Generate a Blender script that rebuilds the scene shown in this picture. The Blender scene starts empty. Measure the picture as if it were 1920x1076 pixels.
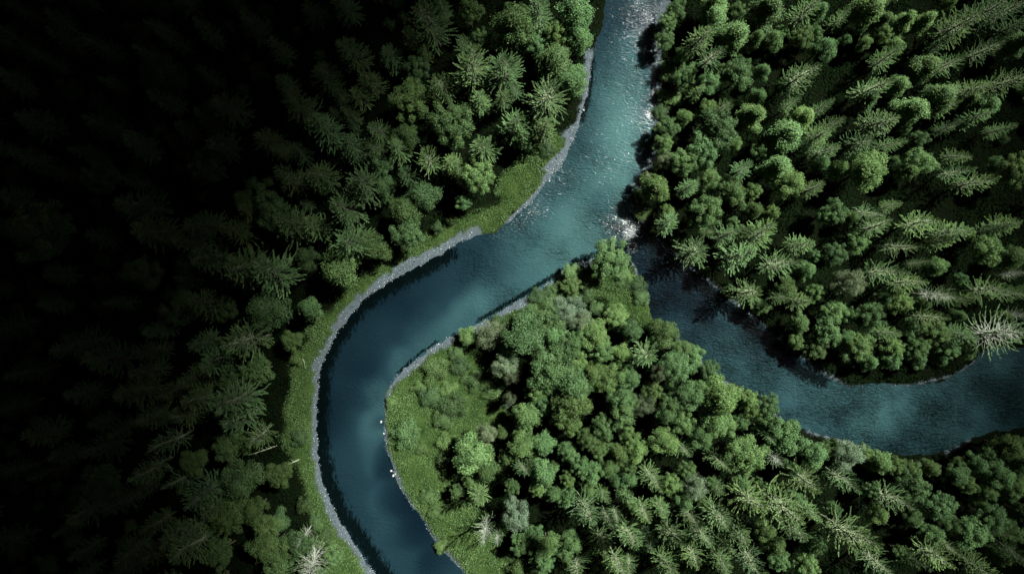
import bpy, math, random
import numpy as np
from mathutils import Vector

random.seed(7)
rng = np.random.default_rng(7)
sc = bpy.context.scene
COL = sc.collection
R = math.radians

# ------------------------------------------------------------------ frame of reference
CAM_H = 150.0          # drone height above the forest floor, metres
PXM = 10.0             # photo pixels per metre at ground level
def W2(px, py):        # photo pixel -> metres on the ground plane
    return ((px - 960.0) / PXM, (538.0 - py) / PXM)
SUN_EL, SUN_AZ = R(56), R(54)
SUN_DIR = Vector((math.sin(SUN_AZ) * math.cos(SUN_EL), math.cos(SUN_AZ) * math.cos(SUN_EL), math.sin(SUN_EL)))

# ------------------------------------------------------------------ helpers
def link(name, me, mats=(), parent=None):
    o = bpy.data.objects.new(name, me)
    COL.objects.link(o)
    if me is not None:
        for m in mats:
            me.materials.append(m)
    if parent: o.parent = parent
    return o

def tag(o, label=None, cat=None, group=None, kind=None):
    if label: o['label'] = label
    if cat: o['category'] = cat
    if group: o['group'] = group
    if kind: o['kind'] = kind
    return o

def np_mesh(name, V, F, attrs=None, smooth=False):
    """V (n,3), F (m,k) with one k; attrs {name: (n,) floats on points}"""
    V = np.asarray(V, dtype=np.float32); F = np.asarray(F, dtype=np.int32)
    me = bpy.data.meshes.new(name)
    m, k = F.shape
    me.vertices.add(len(V)); me.vertices.foreach_set('co', V.ravel())
    me.loops.add(m * k); me.loops.foreach_set('vertex_index', F.ravel())
    me.polygons.add(m)
    me.polygons.foreach_set('loop_start', np.arange(0, m * k, k, dtype=np.int32))
    me.polygons.foreach_set('loop_total', np.full(m, k, dtype=np.int32))
    if smooth: me.polygons.foreach_set('use_smooth', np.ones(m, dtype=bool))
    me.update(calc_edges=True)
    for a, v in (attrs or {}).items():
        at = me.attributes.new(a, 'FLOAT', 'POINT')
        at.data.foreach_set('value', np.asarray(v, dtype=np.float32))
    me.validate()
    return me

def unit(a):
    return a / np.maximum(np.linalg.norm(a, axis=-1, keepdims=True), 1e-9)

def leaf_mesh(name, C, U, N, L, Wd, tint, bend=0.0):
    """rhombic leaves: centres C, long axis U, approximate normal N, length L, width Wd"""
    U = unit(U); S = unit(np.cross(N, U)); N2 = np.cross(U, S)
    l = L[:, None] * 0.5; w = Wd[:, None] * 0.5
    V = np.stack([C - U * l, C + S * w + N2 * w * bend, C + U * l, C - S * w + N2 * w * bend], axis=1).reshape(-1, 3)
    F = np.arange(len(C) * 4).reshape(-1, 4)
    return np_mesh(name, V, F, {'tint': np.repeat(tint, 4)})

def tube_mesh(name, lines, sides=5):
    """lines: list of (points (k,3), radii (k,)) merged into one branching mesh"""
    VV, FF, off = [], [], 0
    for P, Rr in lines:
        P = np.asarray(P, float); Rr = np.asarray(Rr, float)
        T = np.gradient(P, axis=0); T = unit(T)
        ref = np.where(np.abs(T[:, 2:3]) > 0.9, np.array([[1., 0, 0]]), np.array([[0, 0, 1.]]))
        A = unit(np.cross(T, ref)); B = np.cross(T, A)
        an = np.arange(sides) * 2 * np.pi / sides
        ring = P[:, None, :] + Rr[:, None, None] * (np.cos(an)[None, :, None] * A[:, None, :] + np.sin(an)[None, :, None] * B[:, None, :])
        k = len(P)
        VV.append(ring.reshape(-1, 3))
        i = np.arange(k - 1)[:, None] * sides; j = np.arange(sides)[None, :]; j2 = (j + 1) % sides
        FF.append(np.stack([i + j, i + j2, i + sides + j2, i + sides + j], axis=-1).reshape(-1, 4) + off)
        off += k * sides
    return np_mesh(name, np.concatenate(VV), np.concatenate(FF), smooth=True)

def vnoise(x, y, seed=0):
    """smooth value noise in [-1,1]"""
    r = np.random.default_rng(seed + 991)
    tab = r.uniform(-1, 1, (256, 256))
    xi = np.floor(x).astype(int); yi = np.floor(y).astype(int)
    fx = x - xi; fy = y - yi
    fx = fx * fx * (3 - 2 * fx); fy = fy * fy * (3 - 2 * fy)
    g = lambda a, b: tab[a & 255, b & 255]
    return (g(xi, yi) * (1 - fx) + g(xi + 1, yi) * fx) * (1 - fy) + (g(xi, yi + 1) * (1 - fx) + g(xi + 1, yi + 1) * fx) * fy

def sstep(a, b, x):
    t = np.clip((x - a) / (b - a), 0, 1)
    return t * t * (3 - 2 * t)

# ------------------------------------------------------------------ materials
def new_mat(name):
    m = bpy.data.materials.new(name); m.use_nodes = True
    nt = m.node_tree; nt.nodes.clear()
    out = nt.nodes.new('ShaderNodeOutputMaterial')
    return m, nt, out
def nd(nt, t, **kw):
    n = nt.nodes.new(t)
    for k, v in kw.items():
        if k in n.inputs: n.inputs[k].default_value = v
        else: setattr(n, k, v)
    return n
def mixc(nt, fac, a, b, blend='MIX'):
    n = nt.nodes.new('ShaderNodeMix'); n.data_type = 'RGBA'; n.blend_type = blend
    for sock, v in ((n.inputs[0], fac), (n.inputs[6], a), (n.inputs[7], b)):
        if isinstance(v, bpy.types.NodeSocket): nt.links.new(v, sock)
        elif isinstance(v, (int, float)): sock.default_value = v
        else: sock.default_value = (*v, 1) if len(v) == 3 else v
    return n.outputs[2]
def ramp(nt, fac, stops):
    n = nt.nodes.new('ShaderNodeValToRGB')
    e = n.color_ramp.elements
    while len(e) > 1: e.remove(e[-1])
    e[0].position = stops[0][0]; e[0].color = (*stops[0][1], 1)
    for p, c in stops[1:]:
        x = e.new(p); x.color = (*c, 1)
    nt.links.new(fac, n.inputs[0])
    return n.outputs[0]
def noise(nt, scale, detail=3, rough=0.55, vec=None, dist=0.0):
    n = nd(nt, 'ShaderNodeTexNoise', Scale=scale, Detail=detail, Roughness=rough, Distortion=dist)
    if vec is not None: nt.links.new(vec, n.inputs['Vector'])
    return n.outputs[0]
def math_n(nt, op, a, b=None, clamp=False):
    n = nt.nodes.new('ShaderNodeMath'); n.operation = op; n.use_clamp = clamp
    for i, v in enumerate((a, b)):
        if v is None: continue
        if isinstance(v, bpy.types.NodeSocket): nt.links.new(v, n.inputs[i])
        else: n.inputs[i].default_value = v
    return n.outputs[0]

def leaf_material(name, dark, light, translucent=0.26, gloss=0.012):
    """leaf colour: a hue from each tree's own colour (Object Info) and a tint per leaf"""
    m, nt, out = new_mat(name)
    at = nd(nt, 'ShaderNodeAttribute', attribute_name='tint')
    oi = nd(nt, 'ShaderNodeObjectInfo')
    c = mixc(nt, at.outputs['Fac'], dark, light)
    c = mixc(nt, 1.0, c, oi.outputs['Color'], 'MULTIPLY')
    d = nd(nt, 'ShaderNodeBsdfDiffuse'); nt.links.new(c, d.inputs[0])
    t = nd(nt, 'ShaderNodeBsdfTranslucent'); nt.links.new(c, t.inputs[0])
    g = nd(nt, 'ShaderNodeBsdfGlossy', Roughness=0.5); g.inputs[0].default_value = (0.9, 1, 0.85, 1)
    a = nt.nodes.new('ShaderNodeMixShader'); a.inputs[0].default_value = translucent
    nt.links.new(d.outputs[0], a.inputs[1]); nt.links.new(t.outputs[0], a.inputs[2])
    b = nt.nodes.new('ShaderNodeMixShader'); b.inputs[0].default_value = gloss
    nt.links.new(a.outputs[0], b.inputs[1]); nt.links.new(g.outputs[0], b.inputs[2])
    nt.links.new(b.outputs[0], out.inputs[0])
    return m

M_NEEDLE = leaf_material('spruce_needles', (0.028, 0.068, 0.025), (0.150, 0.265, 0.096))
M_LEAF = leaf_material('broad_leaves', (0.030, 0.070, 0.024), (0.150, 0.262, 0.090))
M_GREY = leaf_material('grey_green_leaves', (0.050, 0.085, 0.045), (0.20, 0.27, 0.155))
M_GRASS = leaf_material('grass_blades', (0.044, 0.092, 0.028), (0.145, 0.240, 0.088), 0.2, 0.006)
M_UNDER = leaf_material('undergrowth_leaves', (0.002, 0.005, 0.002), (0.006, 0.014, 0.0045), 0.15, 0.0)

def bark(name, a, b):
    m, nt, out = new_mat(name)
    tc = nd(nt, 'ShaderNodeTexCoord')
    f = noise(nt, 3.0, 4, 0.6, tc.outputs['Object'])
    c = ramp(nt, f, [(0.3, a), (0.7, b)])
    p = nd(nt, 'ShaderNodeBsdfPrincipled', Roughness=0.85)
    nt.links.new(c, p.inputs['Base Color']); nt.links.new(p.outputs[0], out.inputs[0])
    return m
M_BARK = bark('brown_bark', (0.05, 0.042, 0.032), (0.13, 0.115, 0.09))
M_LIMB = bark('lichen_grey_limbs', (0.10, 0.13, 0.075), (0.20, 0.25, 0.15))
M_PALE = bark('pale_bare_limbs', (0.24, 0.28, 0.21), (0.42, 0.47, 0.38))
M_DRAB = bark('pale_olive_limbs', (0.15, 0.20, 0.105), (0.30, 0.37, 0.22))

def gravel_material():
    m, nt, out = new_mat('river_gravel')
    g = nd(nt, 'ShaderNodeAttribute', attribute_name='tint')
    c = ramp(nt, g.outputs['Fac'], [(0.0, (0.018, 0.026, 0.032)), (0.45, (0.065, 0.09, 0.102)), (0.7, (0.13, 0.168, 0.185)), (1.0, (0.30, 0.345, 0.36))])
    p = nd(nt, 'ShaderNodeBsdfPrincipled', Roughness=0.8)
    nt.links.new(c, p.inputs['Base Color']); nt.links.new(p.outputs[0], out.inputs[0])
    return m
M_GRAVEL = gravel_material()

def rock_material():
    m, nt, out = new_mat('pale_rock')
    tc = nd(nt, 'ShaderNodeTexCoord')
    f = noise(nt, 2.5, 5, 0.65, tc.outputs['Object'])
    c = ramp(nt, f, [(0.3, (0.20, 0.22, 0.20)), (0.7, (0.42, 0.44, 0.40))])
    p = nd(nt, 'ShaderNodeBsdfPrincipled', Roughness=0.85)
    b = nd(nt, 'ShaderNodeBump', Strength=0.6, Distance=0.1)
    nt.links.new(f, b.inputs['Height']); nt.links.new(b.outputs[0], p.inputs['Normal'])
    nt.links.new(c, p.inputs['Base Color']); nt.links.new(p.outputs[0], out.inputs[0])
    return m
M_ROCK = rock_material()

def ground_material():
    m, nt, out = new_mat('forest_ground')
    tc = nd(nt, 'ShaderNodeTexCoord'); pos = tc.outputs['Object']
    gv = nd(nt, 'ShaderNodeAttribute', attribute_name='gravel').outputs['Fac']
    ms = nd(nt, 'ShaderNodeAttribute', attribute_name='meadow').outputs['Fac']
    n1 = noise(nt, 0.35, 6, 0.6, pos); n2 = noise(nt, 4.0, 4, 0.6, pos); n3 = noise(nt, 9.0, 2, 0.5, pos)
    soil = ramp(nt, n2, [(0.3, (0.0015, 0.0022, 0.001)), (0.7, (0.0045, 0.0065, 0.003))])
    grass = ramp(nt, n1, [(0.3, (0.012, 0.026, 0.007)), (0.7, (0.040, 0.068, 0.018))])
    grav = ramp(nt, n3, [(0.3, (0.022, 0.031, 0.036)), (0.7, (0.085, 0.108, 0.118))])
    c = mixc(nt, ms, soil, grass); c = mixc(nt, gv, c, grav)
    p = nd(nt, 'ShaderNodeBsdfDiffuse')
    b = nd(nt, 'ShaderNodeBump', Strength=0.7, Distance=0.15)
    nt.links.new(n2, b.inputs['Height']); nt.links.new(b.outputs[0], p.inputs['Normal'])
    nt.links.new(c, p.inputs['Color']); nt.links.new(p.outputs[0], out.inputs[0])
    return m
M_GROUND = ground_material()

def water_material():
    m, nt, out = new_mat('glacial_river_water')
    tc = nd(nt, 'ShaderNodeTexCoord'); pos = tc.outputs['Object']
    dep = nd(nt, 'ShaderNodeAttribute', attribute_name='depth').outputs['Fac']
    rif = nd(nt, 'ShaderNodeAttribute', attribute_name='riffle').outputs['Fac']
    foam = nd(nt, 'ShaderNodeAttribute', attribute_name='foam').outputs['Fac']
    bank_shade = nd(nt, 'ShaderNodeAttribute', attribute_name='bank_shade').outputs['Fac']
    # colour of the water column by its depth
    c = ramp(nt, dep, [(0.0, (0.040, 0.094, 0.090)), (0.35, (0.020, 0.052, 0.057)), (0.7, (0.0062, 0.0180, 0.0245)), (1.0, (0.0018, 0.006, 0.0100))])
    mp = nd(nt, 'ShaderNodeMapping'); mp.inputs['Rotation'].default_value = (0, 0, R(18)); mp.inputs['Scale'].default_value = (0.85, 2.2, 1.0)
    nt.links.new(pos, mp.inputs['Vector'])
    w1 = noise(nt, 0.9, 3, 0.55, mp.outputs[0], 1.2)
    w2 = noise(nt, 3.2, 2, 0.5, mp.outputs[0], 0.8)
    w3 = noise(nt, 0.12, 3, 0.5, pos)
    # bank shade and tree reflection painted into the water colour as dark streaks
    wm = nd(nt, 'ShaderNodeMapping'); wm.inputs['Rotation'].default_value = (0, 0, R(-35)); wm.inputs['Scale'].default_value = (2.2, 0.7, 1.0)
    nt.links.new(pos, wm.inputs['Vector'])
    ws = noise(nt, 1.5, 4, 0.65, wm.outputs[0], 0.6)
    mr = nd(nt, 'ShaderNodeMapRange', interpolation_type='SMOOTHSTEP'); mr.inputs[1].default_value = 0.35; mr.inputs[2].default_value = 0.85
    nt.links.new(math_n(nt, 'ADD', bank_shade, math_n(nt, 'MULTIPLY', math_n(nt, 'SUBTRACT', ws, 0.5), 2.4)), mr.inputs[0])
    shade_mix = math_n(nt, 'MULTIPLY', math_n(nt, 'MULTIPLY', mr.outputs[0], math_n(nt, 'MULTIPLY', bank_shade, 3.0, True)), 0.92)
    c = mixc(nt, shade_mix, c, (0.0005, 0.0014, 0.0012))
    fm = math_n(nt, 'GREATER_THAN', math_n(nt, 'ADD', math_n(nt, 'MULTIPLY', foam, 0.42), noise(nt, 5.0, 3, 0.6, mp.outputs[0], 0.5)), 0.83)
    c = mixc(nt, math_n(nt, 'MULTIPLY', fm, 0.75), c, (0.42, 0.48, 0.47))
    h = math_n(nt, 'ADD', math_n(nt, 'MULTIPLY', w1, 0.65), math_n(nt, 'MULTIPLY', w2, 0.26))
    b1 = nd(nt, 'ShaderNodeBump', Distance=1.6)          # murky body of the water, lit through the ripples
    calm = math_n(nt, 'ADD', math_n(nt, 'MULTIPLY', math_n(nt, 'SUBTRACT', w3, 0.5), 2.6), 0.9)      # calm and choppy reaches
    nt.links.new(math_n(nt, 'MULTIPLY', math_n(nt, 'ADD', math_n(nt, 'MULTIPLY', rif, 0.4), nd(nt, 'ShaderNodeAttribute', attribute_name='chop').outputs['Fac']), calm), b1.inputs['Strength']); nt.links.new(h, b1.inputs['Height'])
    b2 = nd(nt, 'ShaderNodeBump', Distance=0.6)          # gentler facets of the reflecting skin
    nt.links.new(math_n(nt, 'ADD', math_n(nt, "MULTIPLY", rif, 0.12), 0.19), b2.inputs['Strength']); nt.links.new(h, b2.inputs['Height'])
    df = nd(nt, 'ShaderNodeBsdfDiffuse'); nt.links.new(c, df.inputs['Color']); nt.links.new(b1.outputs[0], df.inputs['Normal'])
    gl = nd(nt, 'ShaderNodeBsdfGlossy', Roughness=0.10); nt.links.new(b2.outputs[0], gl.inputs['Normal'])
    fr = nd(nt, 'ShaderNodeFresnel', IOR=1.333); nt.links.new(b2.outputs[0], fr.inputs['Normal'])
    mx = nt.nodes.new('ShaderNodeMixShader'); nt.links.new(fr.outputs[0], mx.inputs[0]); nt.links.new(df.outputs[0], mx.inputs[1]); nt.links.new(gl.outputs[0], mx.inputs[2])
    nt.links.new(mx.outputs[0], out.inputs[0])
    return m
M_WATER = water_material()

# ------------------------------------------------------------------ river plan
WEST = [(1180, -3600), (1165, -600), (1145, -150), (1137, 0), (1133, 30), (1120, 75), (1112, 100), (1106, 145), (1099, 183), (1088, 220), (1080, 255), (1072, 275),
        (1057, 302), (1036, 330), (1013, 357), (1000, 373), (970, 402), (953, 417), (928, 437), (890, 442), (855, 458), (820, 480), (813, 483), (758, 513),
        (721, 533), (680, 563), (658, 590), (635, 618), (618, 648), (608, 668), (600, 693), (596, 721), (594, 760), (592, 800), (593, 846), (600, 885),
        (607, 913), (622, 951), (634, 974), (660, 1015), (683, 1051), (704, 1080), (750, 1140), (860, 1300), (1000, 1800), (1100, 4600)]
ISLE_W = [(1280, 4600), (1160, 1800), (1010, 1290), (915, 1130), (870, 1075), (842, 1045), (816, 1023), (806, 997), (791, 974), (773, 951), (757, 924), (745, 908),
          (734, 874), (723, 838), (719, 800), (719, 765), (726, 735), (738, 714), (752, 700), (780, 675), (802, 658), (825, 643), (855, 627), (888, 612), (933, 588),
          (960, 572), (1001, 548), (1033, 528), (1053, 511), (1096, 489), (1130, 480), (1165, 474)]
ISLE_E = [(1182, 480), (1191, 500), (1208, 535), (1214, 560), (1220, 590), (1240, 612), (1263, 622), (1281, 645), (1300, 662), (1325, 680), (1346, 708), (1384, 722),
          (1418, 742), (1455, 762), (1470, 788), (1515, 808), (1557, 818), (1620, 842), (1697, 852), (1746, 852), (1790, 842), (1816, 825), (1860, 810), (1917, 803),
          (2050, 800), (2400, 790), (5200, 770)]
NORTH_E = [(5200, 600), (2400, 640), (2050, 655), (1920, 651), (1868, 650), (1841, 663), (1824, 684), (1796, 701), (1770, 714), (1739, 720), (1707, 723), (1630, 719),
           (1595, 727), (1545, 705), (1508, 676), (1464, 643), (1429, 607), (1402, 586), (1367, 560), (1340, 537), (1312, 518), (1281, 491), (1266, 476), (1238, 450),
           (1218, 430), (1198, 413), (1183, 394), (1186, 363), (1198, 325), (1218, 290), (1227, 252), (1227, 213), (1231, 180), (1233, 150), (1229, 105), (1226, 75),
           (1232, 25), (1240, 0), (1255, -150), (1275, -600), (1310, -3600)]
RIVER = np.array([W2(*p) for p in WEST + ISLE_W + ISLE_E + NORTH_E])

def seg_dist(X, Y, poly, closed=False):
    d2 = np.full(X.shape, 1e12)
    n = len(poly)
    for i in range(n if closed else n - 1):
        ax, ay = poly[i]; bx, by = poly[(i + 1) % n]
        dx, dy = bx - ax, by - ay
        t = np.clip(((X - ax) * dx + (Y - ay) * dy) / (dx * dx + dy * dy + 1e-12), 0, 1)
        d2 = np.minimum(d2, (X - ax - t * dx) ** 2 + (Y - ay - t * dy) ** 2)
    return np.sqrt(d2)
def inside(X, Y, poly):
    c = np.zeros(X.shape, bool); n = len(poly)
    for i in range(n):
        ax, ay = poly[i]; bx, by = poly[(i + 1) % n]
        cond = ((ay > Y) != (by > Y))
        with np.errstate(divide='ignore', invalid='ignore'):
            xx = (bx - ax) * (Y - ay) / (by - ay + 1e-15) + ax
        c ^= cond & (X < xx)
    return c
def land_d(X, Y):       # metres from the water's edge, positive on land
    d = seg_dist(X, Y, RIVER, True)
    return np.where(inside(X, Y, RIVER), -d, d)
def rough_d(X, Y):
    return land_d(X, Y) + 0.28 * vnoise(X * 0.9, Y * 0.9, 3) + 0.22 * vnoise(X * 2.3, Y * 2.3, 4)

def px_poly(pts): return np.array([W2(*p) for p in pts])
MEADOWS = [px_poly(p) for p in (
    [(1078, 255), (1040, 255), (985, 285), (945, 330), (935, 375), (880, 410), (790, 450), (700, 500), (640, 560), (590, 610), (555, 680), (535, 760), (530, 830), (560, 880),
     (590, 960), (610, 1076), (640, 1120), (740, 1120), (704, 1080), (622, 951), (592, 800), (600, 693), (680, 563), (813, 483), (953, 417), (1072, 275)],
    [(1060, 500), (1140, 495), (1190, 500), (1215, 560), (1225, 600), (1180, 600), (1130, 560), (1060, 570), (1000, 590), (960, 610), (930, 690), (960, 700), (950, 780), (870, 830),
     (830, 870), (850, 930), (900, 960), (960, 1040), (960, 1120), (910, 1125), (842, 1045), (745, 908), (719, 790), (735, 714), (825, 643), (960, 572)])]
def meadow_w(X, Y):
    w = np.zeros(X.shape)
    for p in MEADOWS:
        s = np.where(inside(X, Y, p), 1, -1) * seg_dist(X, Y, p, True)
        w = np.maximum(w, sstep(-1.2, 1.2, s + 0.9 * vnoise(X * 0.5, Y * 0.5, 11)))
    return w
# gravel margins: (water's edge line, width in metres)
GRAVEL = [(px_poly([(890, 442), (855, 458), (820, 478)]), 1.3), (px_poly([(820, 478), (758, 513), (721, 533), (680, 563), (658, 590), (618, 648), (600, 693)]), 1.35),
          (px_poly([(600, 693), (594, 760), (592, 800), (593, 846), (600, 885)]), 0.85), (px_poly([(600, 885), (622, 951), (660, 1015), (704, 1080), (750, 1140)]), 1.15),
          (px_poly([(1106, 100), (1099, 183), (1080, 255)]), 0.8), (px_poly([(1080, 250), (1057, 302), (1036, 330)]), 1.9), (px_poly([(1036, 330), (1000, 373), (953, 417)]), 0.5),
          (px_poly([(1140, 478), (1096, 489), (1053, 511), (1001, 548), (933, 588), (888, 612)]), 1.25), (px_poly([(888, 612), (825, 643), (780, 675), (738, 714)]), 1.0),
          (px_poly([(738, 714), (719, 765), (723, 838), (757, 924), (806, 997), (870, 1075), (915, 1130)]), 0.3),
          (px_poly([(1255, -150), (1240, 0), (1230, 60)]), 2.0), (px_poly([(1230, 60), (1233, 150), (1227, 213)]), 1.0), (px_poly([(1227, 213), (1218, 290), (1186, 363), (1183, 394), (1198, 413)]), 1.3),
          (px_poly([(1198, 413), (1281, 491), (1340, 537), (1402, 586), (1508, 676), (1595, 727)]), 0.12), (px_poly([(1595, 727), (1707, 723), (1796, 701), (1868, 650)]), 0.08),
          (px_poly([(1182, 480), (1214, 560), (1263, 622), (1346, 708), (1470, 788)]), 0.15), (px_poly([(1515, 808), (1620, 842)]), 0.15), (px_poly([(1780, 845), (1816, 825)]), 0.5)]
def gravel_w(X, Y, d):
    w = np.zeros(X.shape)
    jag = 1 + 0.3 * vnoise(X * 0.18, Y * 0.18, 23) + 0.35 * vnoise(X * 0.8, Y * 0.8, 21) + 0.2 * vnoise(X * 2.5, Y * 2.5, 22)
    for p, wd in GRAVEL:
        s = seg_dist(X, Y, p)
        w = np.maximum(w, sstep(wd * jag + 0.25, wd * jag - 0.1, s) * (d > -1.2))
    return w

# ------------------------------------------------------------------ ground and water
def axis(a, fine, far):
    core = np.arange(-a, a + 1e-6, fine)
    out = a + np.cumsum(np.geomspace(1.0, 45.0, 18))
    out = out * 1.0
    return np.concatenate([-out[::-1], core, out])
gx = axis(108.0, 0.6, 400); gy = axis(66.0, 0.6, 400)
GX, GY = np.meshgrid(gx, gy)
LD = land_d(GX, GY)
D = LD + 0.28 * vnoise(GX * 0.9, GY * 0.9, 3) + 0.22 * vnoise(GX * 2.3, GY * 2.3, 4)
def ground_z(X, Y, d):
    return np.clip(-0.35 + 0.30 * d, -2.0, 0.12) + np.clip(d / 4, 0, 1) * (0.35 * vnoise(X * 0.25, Y * 0.25, 31) + 0.15 * vnoise(X * 0.8, Y * 0.8, 32))
GZ = ground_z(GX, GY, D)
ny, nx = GX.shape
idx = np.arange(nx * ny).reshape(ny, nx)
quads = np.stack([idx[:-1, :-1], idx[:-1, 1:], idx[1:, 1:], idx[1:, :-1]], axis=-1).reshape(-1, 4)
V = np.stack([GX, GY, GZ], axis=-1).reshape(-1, 3)
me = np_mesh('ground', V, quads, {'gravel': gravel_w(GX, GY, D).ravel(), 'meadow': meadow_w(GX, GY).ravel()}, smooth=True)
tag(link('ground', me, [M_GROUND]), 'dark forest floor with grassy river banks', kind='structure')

# depth of the water, from soundings (photo x, y, reach, depth 0..1)
SOUND = [(1140, 30, 25, .75), (1175, 30, 30, .5), (1215, 40, 25, .75), (1125, 110, 22, .7), (1180, 110, 30, .28), (1222, 120, 18, .75), (1112, 190, 22, .62), (1160, 180, 30, .22),
         (1190, 190, 25, .05), (1222, 190, 16, .7), (1095, 250, 25, .6), (1140, 260, 30, .18), (1180, 260, 28, .02), (1212, 260, 16, .5), (1070, 310, 25, .5), (1120, 320, 30, .12),
         (1170, 320, 28, .10), (1198, 330, 15, .45), (1030, 370, 25, .5), (1080, 380, 30, .2), (1125, 375, 18, .5), (1160, 390, 22, .25), (1175, 430, 20, .6), (980, 420, 25, .62),
         (1040, 430, 28, .18), (1090, 430, 28, .12), (1130, 440, 22, .3), (930, 455, 25, .75), (985, 465, 25, .35), (1040, 480, 25, .25), (1080, 470, 20, .25), (870, 480, 25, .85),
         (920, 500, 25, .68), (975, 515, 25, .28), (1010, 520, 20, .35), (800, 520, 25, .9), (850, 530, 28, .85), (905, 555, 22, .32), (940, 560, 18, .4), (740, 560, 25, .95),
         (790, 575, 25, .9), (850, 590, 22, .42), (875, 600, 14, .55), (690, 610, 25, .95), (740, 625, 25, .9), (795, 628, 20, .44), (820, 628, 12, .5), (655, 660, 22, .95), (700, 670, 24, .9),
         (745, 680, 16, .40), (765, 672, 10, .55), (630, 720, 20, .9), (670, 730, 20, .85), (708, 725, 14, .42), (725, 715, 9, .6), (625, 790, 20, .88), (660, 790, 18, .75), (692, 790, 15, .50), (713, 790, 9, .8),
         (625, 860, 20, .85), (655, 860, 18, .75), (688, 860, 16, .55), (715, 870, 12, .92), (640, 930, 20, .78), (675, 930, 18, .75), (705, 935, 16, .65), (735, 940, 14, .95), (670, 990, 20, .75),
         (715, 1000, 18, .68), (765, 1000, 18, .92), (710, 1050, 20, .72), (760, 1050, 20, .68), (815, 1060, 18, .92), (800, 1150, 40, .8),
         (1200, 440, 16, .9), (1205, 490, 20, .85), (1240, 500, 20, .92), (1250, 550, 22, .8), (1300, 550, 22, .85), (1300, 610, 22, .62), (1350, 600, 22, .75), (1360, 660, 25, .55), (1410, 650, 22, .68),
         (1430, 710, 25, .52), (1480, 690, 20, .7), (1500, 750, 25, .5), (1560, 750, 25, .5), (1620, 770, 30, .42), (1560, 795, 16, .62), (1680, 770, 30, .40), (1700, 820, 25, .55), (1750, 760, 30, .40),
         (1800, 740, 30, .38), (1850, 700, 30, .40), (1850, 760, 25, .60), (1900, 690, 30, .5), (1900, 750, 25, .6), (2100, 720, 80, .55)]
RIFF = [(1010, 385, 30, .9), (980, 410, 26, .9), (1050, 335, 26, .7), (940, 440, 25, .6), (1215, 60, 30, .5), (1200, 220, 20, .35), (1215, 225, 15, .8), (1165, 425, 30, .7), (1120, 300, 50, .25), (1100, 420, 50, .3), (880, 480, 30, .4)]
FOAM = [(1180, 435, 13, 1.0), (1172, 415, 12, .85), (1186, 462, 11, .9), (1150, 425, 20, .6), (1195, 5, 24, .55), (1215, 30, 20, .6), (1222, 60, 14, .6), (1180, 20, 26, .42), (1220, 215, 10, .9), (1212, 250, 8, .6), (1180, 385, 8, .8), (1190, 345, 8, .8),
        (1000, 395, 25, .5), (970, 418, 22, .5), (1040, 350, 22, .45), (940, 438, 22, .4), (1150, 120, 45, .28), (1160, 220, 45, .28), (1120, 330, 50, .26), (1080, 400, 45, .3), (1010, 440, 40, .22), (1150, 390, 30, .3)]
SHADE_LINES = [(px_poly([(840, 478), (813, 492), (758, 522), (721, 542), (680, 572), (658, 600), (635, 628), (618, 658), (606, 693), (602, 740), (600, 800), (603, 850), (614, 900), (632, 945), (646, 970), (675, 1010), (705, 1055), (740, 1100)]), 1.9),  # shade and reflections along the banks, painted as near-black bands
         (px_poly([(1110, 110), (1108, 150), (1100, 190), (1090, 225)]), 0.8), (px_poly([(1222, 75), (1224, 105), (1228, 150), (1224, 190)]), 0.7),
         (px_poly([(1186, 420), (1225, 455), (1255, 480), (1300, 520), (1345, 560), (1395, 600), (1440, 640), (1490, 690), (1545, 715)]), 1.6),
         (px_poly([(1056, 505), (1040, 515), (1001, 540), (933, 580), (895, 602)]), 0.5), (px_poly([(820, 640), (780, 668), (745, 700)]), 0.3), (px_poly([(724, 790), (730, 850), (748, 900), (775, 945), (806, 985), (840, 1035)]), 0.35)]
def field(table, X, Y, norm):
    num = np.zeros(X.shape); den = np.full(X.shape, 1e-9)
    for px, py, r, v in table:
        x, y = W2(px, py); r = r / PXM
        g = np.exp(-((X - x) ** 2 + (Y - y) ** 2) / (2 * (r * 1.05) ** 2))
        if norm: num += g * v; den += g
        else: num = np.maximum(num, g * v)
    return num / den if norm else num
wet = D < 1.2
wf = quads[wet.ravel()[quads].any(axis=1)]
used = np.unique(wf); remap = np.full(nx * ny, -1); remap[used] = np.arange(len(used))
wx, wy = GX.ravel()[used], GY.ravel()[used]
# resample the noise a little so depth contours wander
jx = wx + 1.2 * vnoise(wx * 0.25, wy * 0.25, 41); jy = wy + 1.2 * vnoise(wx * 0.25, wy * 0.25, 42)
dep = field(SOUND, jx, jy, True) - 0.06 * sstep(25, 32, wx + 0.35 * (wy + 10)) * (wy < 12) + 0.10 * vnoise(wx * .12, wy * .12, 43); far = (np.abs(wx) > 104) | (np.abs(wy) > 62); dep[far & (dep < .05)] = .6
bank_shade = np.zeros(len(wx))
for p, wd in SHADE_LINES: bank_shade = np.maximum(bank_shade, 1.1 * np.exp(-(seg_dist(wx, wy, p) / wd) ** 2))
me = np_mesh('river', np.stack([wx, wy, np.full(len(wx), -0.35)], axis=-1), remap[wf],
             {'depth': np.clip(dep, 0, 1), 'riffle': field(RIFF, wx, wy, False), 'chop': np.clip(0.75 + 0.75 * sstep(22, 30, wx + 0.35 * (wy + 10)) * (wy < 12) - 0.35 * sstep(-2, -14, wx), 0.1, 1.4), 'foam': field(FOAM, wx, wy, False), 'bank_shade': bank_shade}, smooth=True)
tag(link('river_water', me, [M_WATER]), 'turquoise to navy river water with ripples and glints', kind='structure')

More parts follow.
